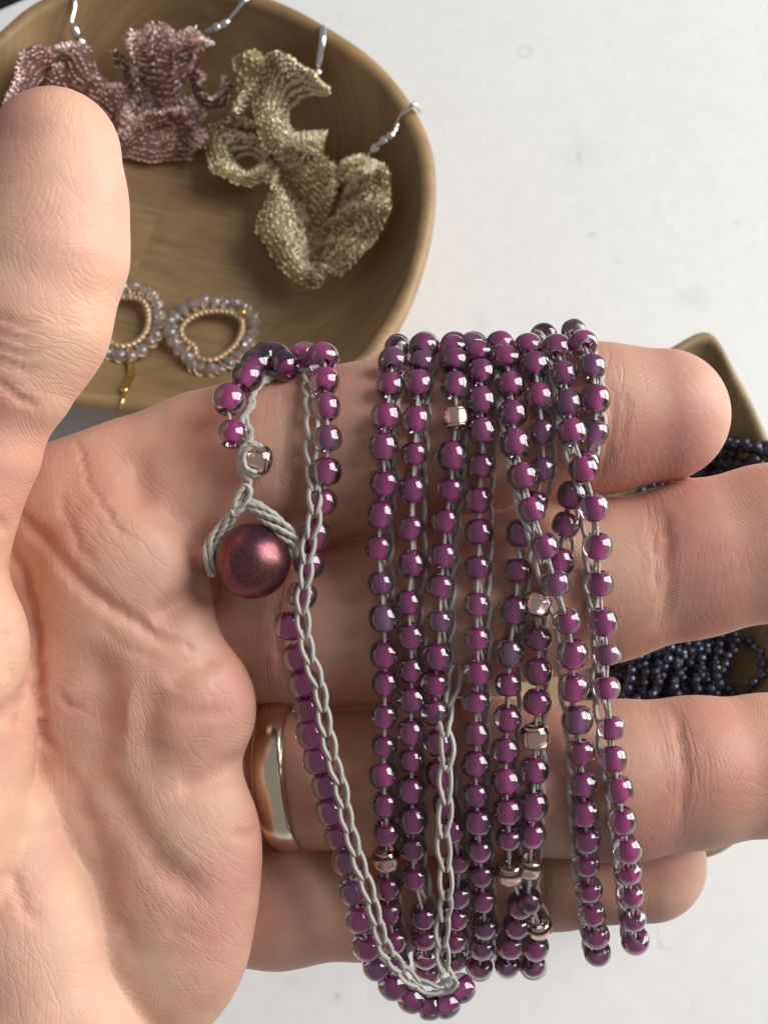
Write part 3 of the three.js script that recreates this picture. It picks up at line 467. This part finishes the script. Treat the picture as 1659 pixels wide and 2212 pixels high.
// ------------------------------------------------------------------ ruffled crochet earrings in the big bowl
const q1 = 0.5909;
function crystal(hl) { const s = new THREE.SphereGeometry(1, 6, 4); return s; }
const bitG = new THREE.TorusGeometry(0.52, 0.23, 6, 8, Math.PI * 1.2); bitG.scale(0.001, 0.001, 0.001);
function ruffled(label, mats, petals, hook, seed) {
  const r = rng(seed), base = B(inA, petals[0][0][1][0] * q1, petals[0][0][1][1] * q1, 1), o = thing('ruffled_earring', label, 'earring', base);
  const mats4 = [];
  petals.forEach(([ea, eb, hA, hB, bulge, waves, closed], pi) => {
    const mk = (e, h) => new THREE.CatmullRomCurve3(e.map(([x, y, dh], i) => B(inA, x * q1, y * q1, Math.max(1, (h - 6) * 0.95) + (dh ?? 0))), !!closed, 'centripetal');
    const ca = mk(ea, hA), cb = mk(eb, hB), NU = 90, NV = 26, pos = [], idx = [], L = ca.getLength() * 1000;
    const at = (u, v) => {
      const a = ca.getPointAt(clamp(u, 0, 1)), b = cb.getPointAt(clamp(u, 0, 1)), p = a.lerp(b, v);
      const w = Math.sin(u * waves * 0.7 * 6.283 + pi + v * 1.2) * (0.8 * (1 - v) + 0.1) + (noise(u * 5 + pi * 9 + seed, v * 2) - 0.5) * 0.8;
      p.y += (bulge * Math.sin(Math.PI * clamp(v * 0.9 + 0.06, 0, 1)) + w * 1.5) / 1000;
      p.x += Math.cos(u * waves * 5.2 + 2) * 0.0005 * (1 - v); p.z += (noise(u * 16 + seed, pi) - 0.5) * 0.0012 * (1 - v);
      return p;
    };
    for (let j = 0; j <= NV; j++) for (let i = 0; i <= NU; i++) {
      const p = at(i / NU, j / NV); pos.push(p.x, p.y + (noise(i * 0.9, j * 0.9) - 0.5) * 0.0004, p.z);
      if (i && j) { const q = j * (NU + 1) + i, s = q - NU - 1; idx.push(s - 1, s, q - 1, s, q, q - 1); }
    }
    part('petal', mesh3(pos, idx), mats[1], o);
    const width = ca.getPointAt(0.5).distanceTo(cb.getPointAt(0.5)) * 1000, rows = Math.max(3, Math.round(width / 1.15) + 1), cols = Math.max(6, Math.round(L / 1.32));
    for (let j = 0; j < rows; j++) for (let i = 0; i < cols; i++) {
      if (r() < 0.10) continue;
      const u = (i + (j % 2) * 0.5 + (r() - 0.5) * 0.35) / cols, v = (j + (r() - 0.5) * 0.3) / Math.max(1, rows - 1), p = at(u, v), pu = at(u + 0.01, v).sub(p), pv = at(u, Math.min(1.01, v + 0.02)).sub(at(u, v));
      const n = pu.clone().cross(pv).normalize(); if (n.y < 0) n.negate();
      const t = pu.normalize(), b = n.clone().cross(t).normalize(), m = new THREE.Matrix4().makeBasis(t, b, n).setPosition(p.addScaledVector(n, 0.0002));
      m.multiply(new THREE.Matrix4().makeRotationFromEuler(new THREE.Euler((r() - 0.5) * 0.7 + 0.55, (r() - 0.5) * 0.6, Math.PI + (r() - 0.5) * 0.6))).scale(V3(1, 1, 1).multiplyScalar(0.85 + r() * 0.4));
      mats4.push(m);
    }
  });
  const im = new THREE.InstancedMesh(bitG, mats[0], mats4.length), cc = new THREE.Color(); im.name = numbered('bead_loops'); im.userData.kind = 'stuff'; im.castShadow = im.receiveShadow = true;
  const off = new THREE.Matrix4().makeTranslation(-base.x, -base.y, -base.z);
  mats4.forEach((m, i) => { im.setMatrixAt(i, off.clone().multiply(m)); const s = 0.75 + r() * 0.45; im.setColorAt(i, cc.setRGB(s, s, s)); }); o.add(im);
  hook(o);
}
const silver = S(0.80, 0.79, 0.77, { metalness: 1, roughness: 0.2 });
const wire = (marks, r, o) => { part('ear_hook', thread(marks.map(([x, y, h]) => B(inA, x, y, h)), r, { depth: 0, seg: 10, step: 0.0006 }), silver, o); };
const coil = (x0, y0, x1, y1, h, o) => { const a = B(inA, x0, y0, h), b = B(inA, x1, y1, h), pts = [], d = b.clone().sub(a), s = d.clone().cross(V3(0, 1, 0)).normalize(), n = s.clone().cross(d).normalize(); for (let i = 0; i <= 60; i++) { const t = i / 60, w = t * 6 * 6.283; pts.push(a.clone().addScaledVector(d, t).addScaledVector(s, Math.cos(w) * 0.0007).addScaledVector(n, Math.sin(w) * 0.0007)); } part('ear_hook_coil', thread(pts, 0.00022, { depth: 0, seg: 6, step: 0.0003 }), silver, o); };
const ball = (x, y, h, r, o) => { const g = new THREE.SphereGeometry(r, 16, 12), p = B(inA, x, y, h); g.translate(p.x, p.y, p.z); part('hook_bead', g, silver, o); };
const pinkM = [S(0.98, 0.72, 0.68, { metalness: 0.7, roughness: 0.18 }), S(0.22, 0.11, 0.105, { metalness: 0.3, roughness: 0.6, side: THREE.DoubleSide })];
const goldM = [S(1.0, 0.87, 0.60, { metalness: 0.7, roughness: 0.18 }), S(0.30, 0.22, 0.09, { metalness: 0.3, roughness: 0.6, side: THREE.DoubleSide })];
ruffled('pink ruffled crochet earring half hidden behind the thumb tip', pinkM, [
  [[[22, 440], [40, 300], [110, 195], [230, 155], [320, 185], [368, 265], [385, 290]], [[90, 400], [120, 330], [160, 275], [215, 250], [250, 280], [250, 320], [300, 340]], 20, 15, 2, 4],
  [[[225, 255], [300, 235], [370, 272], [430, 305], [470, 355], [488, 430], [480, 500]], [[170, 340], [240, 370], [310, 400], [370, 440], [410, 480], [430, 530], [440, 585]], 16, 11, 3, 5],
  [[[30, 400], [60, 360], [110, 340], [170, 320]], [[20, 470], [60, 500], [120, 500], [200, 480]], 13, 9, 1, 2]], (o) => { wire([[165, -24, 3], [162, 0, 2], [162, 18, 4], [155, 46, 8], [156, 58, 9]], 0.0006, o); wire([[157, 52, 9], [166, 72, 10], [172, 88, 10]], 0.0011, o); ball(176, 93, 9, 0.0014, o); }, 11);
ruffled('pink ruffled crochet earring left of the gold ones in the bowl', pinkM, [
  [[[465, 175], [500, 112], [580, 97], [680, 120], [768, 138], [772, 180], [735, 208]], [[520, 315], [555, 345], [600, 365], [650, 350], [690, 300], [705, 255], [715, 225]], 25, 17, 5, 5],
  [[[412, 208], [450, 200], [490, 228], [515, 290], [510, 350]], [[425, 245], [440, 238], [455, 265], [468, 310], [470, 350]], 20, 16, 2, 2],
  [[[720, 198], [748, 262], [742, 322], [775, 350], [830, 288], [862, 322]], [[700, 222], [700, 300], [715, 362], [770, 402], [820, 395], [848, 345]], 21, 17, 1.5, 3],
  [[[440, 480], [485, 448], [540, 418], [600, 390], [665, 400], [722, 448], [752, 500], [748, 560]], [[440, 580], [500, 540], [560, 505], [620, 490], [655, 500], [680, 530], [690, 560], [703, 592]], 17, 10, 3, 4],
  [[[470, 350], [560, 350], [660, 360], [760, 400]], [[445, 570], [540, 590], [640, 580], [710, 575]], 11, 8, 2, 3]], (o) => { wire([[552, -14, 2], [528, 4, 4], [505, 32, 8], [490, 48, 9]], 0.0006, o); wire([[497, 44, 9], [475, 58, 10]], 0.0011, o); ball(470, 60, 10, 0.0014, o); coil(465, 62, 445, 70, 10, o); }, 23);
ruffled('gold ruffled crochet earring with a curled c shape, nearest the pink ones', goldM, [
  [[[868, 212], [864, 270], [870, 340], [858, 432]], [[958, 202], [972, 262], [930, 350], [888, 430]], 25, 20, 2, 2],
  [[[1206, 352], [1150, 282], [1040, 215], [970, 238], [945, 330], [938, 420], [948, 500], [1010, 548], [1100, 562], [1192, 552]], [[1192, 356], [1130, 345], [1082, 378], [1058, 405], [1052, 430], [1056, 460], [1080, 485], [1120, 495], [1160, 490], [1196, 486]], 23, 17, 3, 5],
  [[[775, 465], [755, 560], [790, 632], [860, 667], [940, 662], [1000, 640], [1012, 560], [962, 515], [900, 508], [830, 470]], [[868, 585], [872, 605], [885, 622], [905, 632], [928, 632], [948, 620], [955, 598], [945, 580], [920, 570], [890, 572]], 15, 11, 3, 5, true],
  [[[980, 575], [972, 640], [985, 700]], [[1012, 565], [1015, 640], [1015, 700]], 18, 17, 0.5, 1],
  [[[775, 460], [840, 425], [900, 410], [960, 440]], [[770, 560], [840, 540], [910, 530], [980, 540]], 12, 9, 1, 2]], (o) => { wire([[697, 54, 2], [697, 85, 6], [692, 120, 9], [688, 150, 11]], 0.0008, o); ball(687, 158, 11, 0.0011, o); coil(690, 160, 676, 168, 11, o); }, 37);
ruffled('gold ruffled crochet earring with folded fan petals, lowest and nearest the rim', goldM, [
  [[[1262, 605], [1330, 580], [1392, 612], [1432, 690], [1424, 770], [1392, 860], [1345, 912], [1302, 970], [1240, 1002], [1188, 1000]], [[1235, 690], [1250, 715], [1240, 760], [1205, 800], [1180, 840], [1160, 880], [1145, 920], [1140, 955], [1142, 985], [1150, 1005]], 17, 15, 4, 6],
  [[[1012, 560], [1100, 556], [1180, 578], [1232, 622], [1242, 690]], [[1040, 660], [1080, 710], [1120, 770], [1150, 830], [1192, 860]], 18, 13, 3, 3],
  [[[1010, 700], [952, 765], [945, 830], [980, 900], [1030, 980], [1090, 1032], [1160, 1042], [1205, 1015]], [[1065, 745], [1092, 800], [1110, 860], [1122, 910], [1140, 960], [1160, 985], [1170, 1000], [1180, 1005]], 16, 13, 4, 4],
  [[[1030, 690], [1080, 700], [1120, 760], [1160, 840]], [[1000, 760], [1050, 830], [1090, 900], [1140, 970]], 13, 10, 1, 2],
  [[[1260, 640], [1310, 620], [1360, 650], [1375, 710], [1340, 760]], [[1285, 690], [1300, 685], [1320, 690], [1325, 710], [1310, 725]], 21, 19, 2, 2]], (o) => { wire([[800, 345, 8], [806, 322, 8], [822, 308, 8], [850, 286, 6], [858, 268, 3], [868, 248, 3], [882, 232, 4]], 0.0006, o); part('ear_hook', thread([[882, 232, 38.5], [892, 226, 39], [904, 230, 37], [910, 246, 33]].map(([x, y, h]) => T(x, y, h)), 0.0006, { depth: 0, seg: 10, step: 0.0006 }), silver, o); ball(812, 322, 8, 0.0015, o); ball(830, 305, 8, 0.0013, o); wire([[836, 302, 8], [852, 285, 6]], 0.0011, o); }, 53);

// ------------------------------------------------------------------ crystal hoop earrings
const hazeG = new THREE.MeshPhysicalMaterial({ color: new THREE.Color().setRGB(0.93, 0.91, 0.96), roughness: 0.03, clearcoat: 1, clearcoatRoughness: 0.02, transmission: 0.86, thickness: 0.002, ior: 1.6 }), wrapM = S(0.62, 0.44, 0.28, { metalness: 0.6, roughness: 0.38 }), goldW = S(0.83, 0.60, 0.24, { metalness: 1, roughness: 0.25 });
const facet = new THREE.IcosahedronGeometry(1, 1); facet.computeVertexNormals();
function hoop(label, loop, h, n, seed, extra) {
  const r = rng(seed), pts = loop.map(([x, y]) => B(inA, x, y, h)), c = pts.reduce((s, p) => s.add(p), V3(0, 0, 0)).multiplyScalar(1 / pts.length), o = thing('crystal_hoop_earring', label, 'earring', c);
  const cv = new THREE.CatmullRomCurve3(pts, true, 'centripetal'), L = cv.getLength();
  part('wire_hoop', thread(cv.getSpacedPoints(80).slice(0, 80), 0.0009, { depth: 0.28, lobes: 2, twist: 1000 / 2.6, step: 0.0003, seg: 12, closed: true }), wrapM, o);
  for (let i = 0; i < n; i++) {
    const u = (i + 0.4 + (r() - 0.5) * 0.3) / n, p = cv.getPointAt(u), out = p.clone().sub(c).setY(0).normalize(), rad = 0.0014 + r() * 0.0004, g = facet.clone();
    g.scale(rad, rad * 0.85, rad); g.rotateX(r() * 3); g.rotateZ(r() * 3); const q = p.clone().addScaledVector(out, 0.0028 + (r() - 0.5) * 0.0009); q.y += (r() - 0.3) * 0.0008; g.translate(q.x, q.y, q.z);
    part('crystal_bead', g, hazeG, o);
    const lp = []; for (let k = 0; k <= 8; k++) { const a = k / 8 * Math.PI; lp.push(p.clone().addScaledVector(out, Math.sin(a) * 0.0042).add(cv.getTangentAt(u).multiplyScalar(Math.cos(a) * 0.0019)).add(V3(0, 0.0006 * Math.sin(a * 2), 0))); }
    part('wire_loop', thread(lp, 0.00028, { depth: 0, seg: 6, step: 0.0005 }), wrapM, o);
  }
  extra(o);
}
hoop('crystal hoop earring beside the thumb with a gold wire tail', [[275, 642], [308, 650], [322, 682], [315, 718], [290, 742], [258, 748], [232, 732], [212, 700], [222, 662], [245, 645]], 3, 21, 3, (o) => {
  const p = [[292, 764, 2], [284, 782, 2], [286, 806, 2], [276, 828, 2], [270, 845, 2]].map(([x, y, h]) => B(inA, x, y, h)); part('wire_tail', thread(p, 0.0010, { depth: 0.45, lobes: 2, twist: 180, step: 0.0004 }), goldW, o);
  part('wire_tail', thread([[272, 842, 2], [266, 862, 1.5], [260, 884, 1.5]].map(([x, y, h]) => B(inA, x, y, h)), 0.0004, { depth: 0, seg: 8 }), goldW, o);
});
hoop('crystal hoop earring with a heart shaped notch, below the gold ruffles', [[398, 700], [425, 680], [465, 672], [505, 678], [524, 695], [518, 730], [498, 756], [460, 778], [428, 772], [420, 748], [402, 736], [392, 718]], 3, 24, 9, (o) => {
  for (const [x, y] of [[528, 676], [604, 0]].slice(0, 1)) { const g = new THREE.SphereGeometry(0.0011, 10, 8), p = B(inA, x - 3, y, 4); g.translate(p.x, p.y, p.z); part('gold_bead', g, goldW, o); }
  part('wire_tail', thread([[515, 764, 3], [524, 778, 2], [520, 790, 2]].map(([x, y, h]) => B(inA, x, y, h)), 0.0011, { depth: 0.3, lobes: 2, twist: 200 }), goldW, o);
});

// ------------------------------------------------------------------ dark necklace in the pointed bowl
{
  const r = rng(91), base = T(1450, 1400, 10), o = thing('dark_necklace', 'heap of black iridescent beaded necklace in the pale pointed bowl', 'necklace', base);
  const bm = [S(0.10, 0.11, 0.16, { roughness: 0.14, metalness: 0.9 }), S(0.03, 0.024, 0.04, { roughness: 0.15 }), S(0.05, 0.04, 0.07, { roughness: 0.2, metalness: 0.6 })];
  const cm = S(0.15, 0.13, 0.16, { roughness: 0.6 }), bg = new THREE.SphereGeometry(0.0013, 10, 8); let shown = 0; const rest = [];
  const lay = (marks, size, count) => {
    const cv = new THREE.CatmullRomCurve3(marks.map(([x, y, h]) => B(inB, x, y, Math.max(1.5, h - 8))), false, 'centripetal'), n = Math.round(cv.getLength() / (0.0026 * size));
    part('cord', thread(cv.getSpacedPoints(n * 2), 0.00055 * size, { step: 0.0006, seg: 6 }), cm, o);
    for (let i = 0; i < n; i++) {
      const p = cv.getPointAt((i + 0.5) / n).add(V3(r() - 0.5, r() * 0.6, r() - 0.5).multiplyScalar(0.0012)), s = size * (0.85 + r() * 0.35);
      if (count && shown < 290) { shown++; const m = new THREE.Mesh(bg, bm[Math.floor(r() * 3)]); m.name = numbered('dark_bead'); m.position.copy(p.sub(base)); m.scale.set(s, s * 0.85, s); m.castShadow = m.receiveShadow = true; o.add(m); } else rest.push([p, s]);
    }
  };
  for (let i = 0; i < 15; i++) { const x = 1345 + i * 15 + r() * 8, q = () => (r() - 0.5) * 26; lay([[x + 20 + q(), 1330, 15 + r() * 5], [x + 12 + q(), 1400, 17 + r() * 6], [x + q(), 1465, 16 + r() * 6], [x - 14 + q(), 1540, 13 + r() * 5]], 0.8, true); }
  const lp = []; for (let i = 0; i <= 12; i++) { const a = 2.4 - i / 12 * 5.0; lp.push([1594 + Math.cos(a) * 50, 1438 - Math.sin(a) * 56, 11 + r()]); } lay(lp, 0.72, true);
  lay([[1530, 935, 13], [1560, 950, 14], [1600, 958, 15], [1640, 972, 15], [1680, 1000, 14]], 0.95, true);
  lay([[1380, 1065, 14], [1430, 1048, 15], [1480, 1030, 15], [1530, 1022, 14]], 0.9, true);
  for (let i = 0; i < 26; i++) { const y = 965 + i * 28, x0 = lerp(1470, 1200, i / 26), q = () => (r() - 0.5) * 40; lay([[x0 + q(), y + q(), 6 + r() * 6], [x0 + 90 + q(), y - 10 + q(), 8 + r() * 5], [x0 + 180 + q(), y + q(), 8 + r() * 5], [Math.min(1570, x0 + 270) + q(), y + 20 + q(), 6 + r() * 3]], 1.0, false); }
  const im = new THREE.InstancedMesh(bg, bm[1], rest.length); im.name = numbered('bead_heap'); im.userData.kind = 'stuff'; rest.forEach(([p, s], i) => im.setMatrixAt(i, new THREE.Matrix4().makeTranslation(p.x - base.x, p.y - base.y, p.z - base.z).scale(V3(s, s, s)))); o.add(im);
  const big = new THREE.SphereGeometry(0.0034, 24, 18), p = T(1506, 1012, 17); big.translate(p.x, p.y, p.z); part('button_bead', big, bm[1], o);
}

renderer.render(scene, camera);
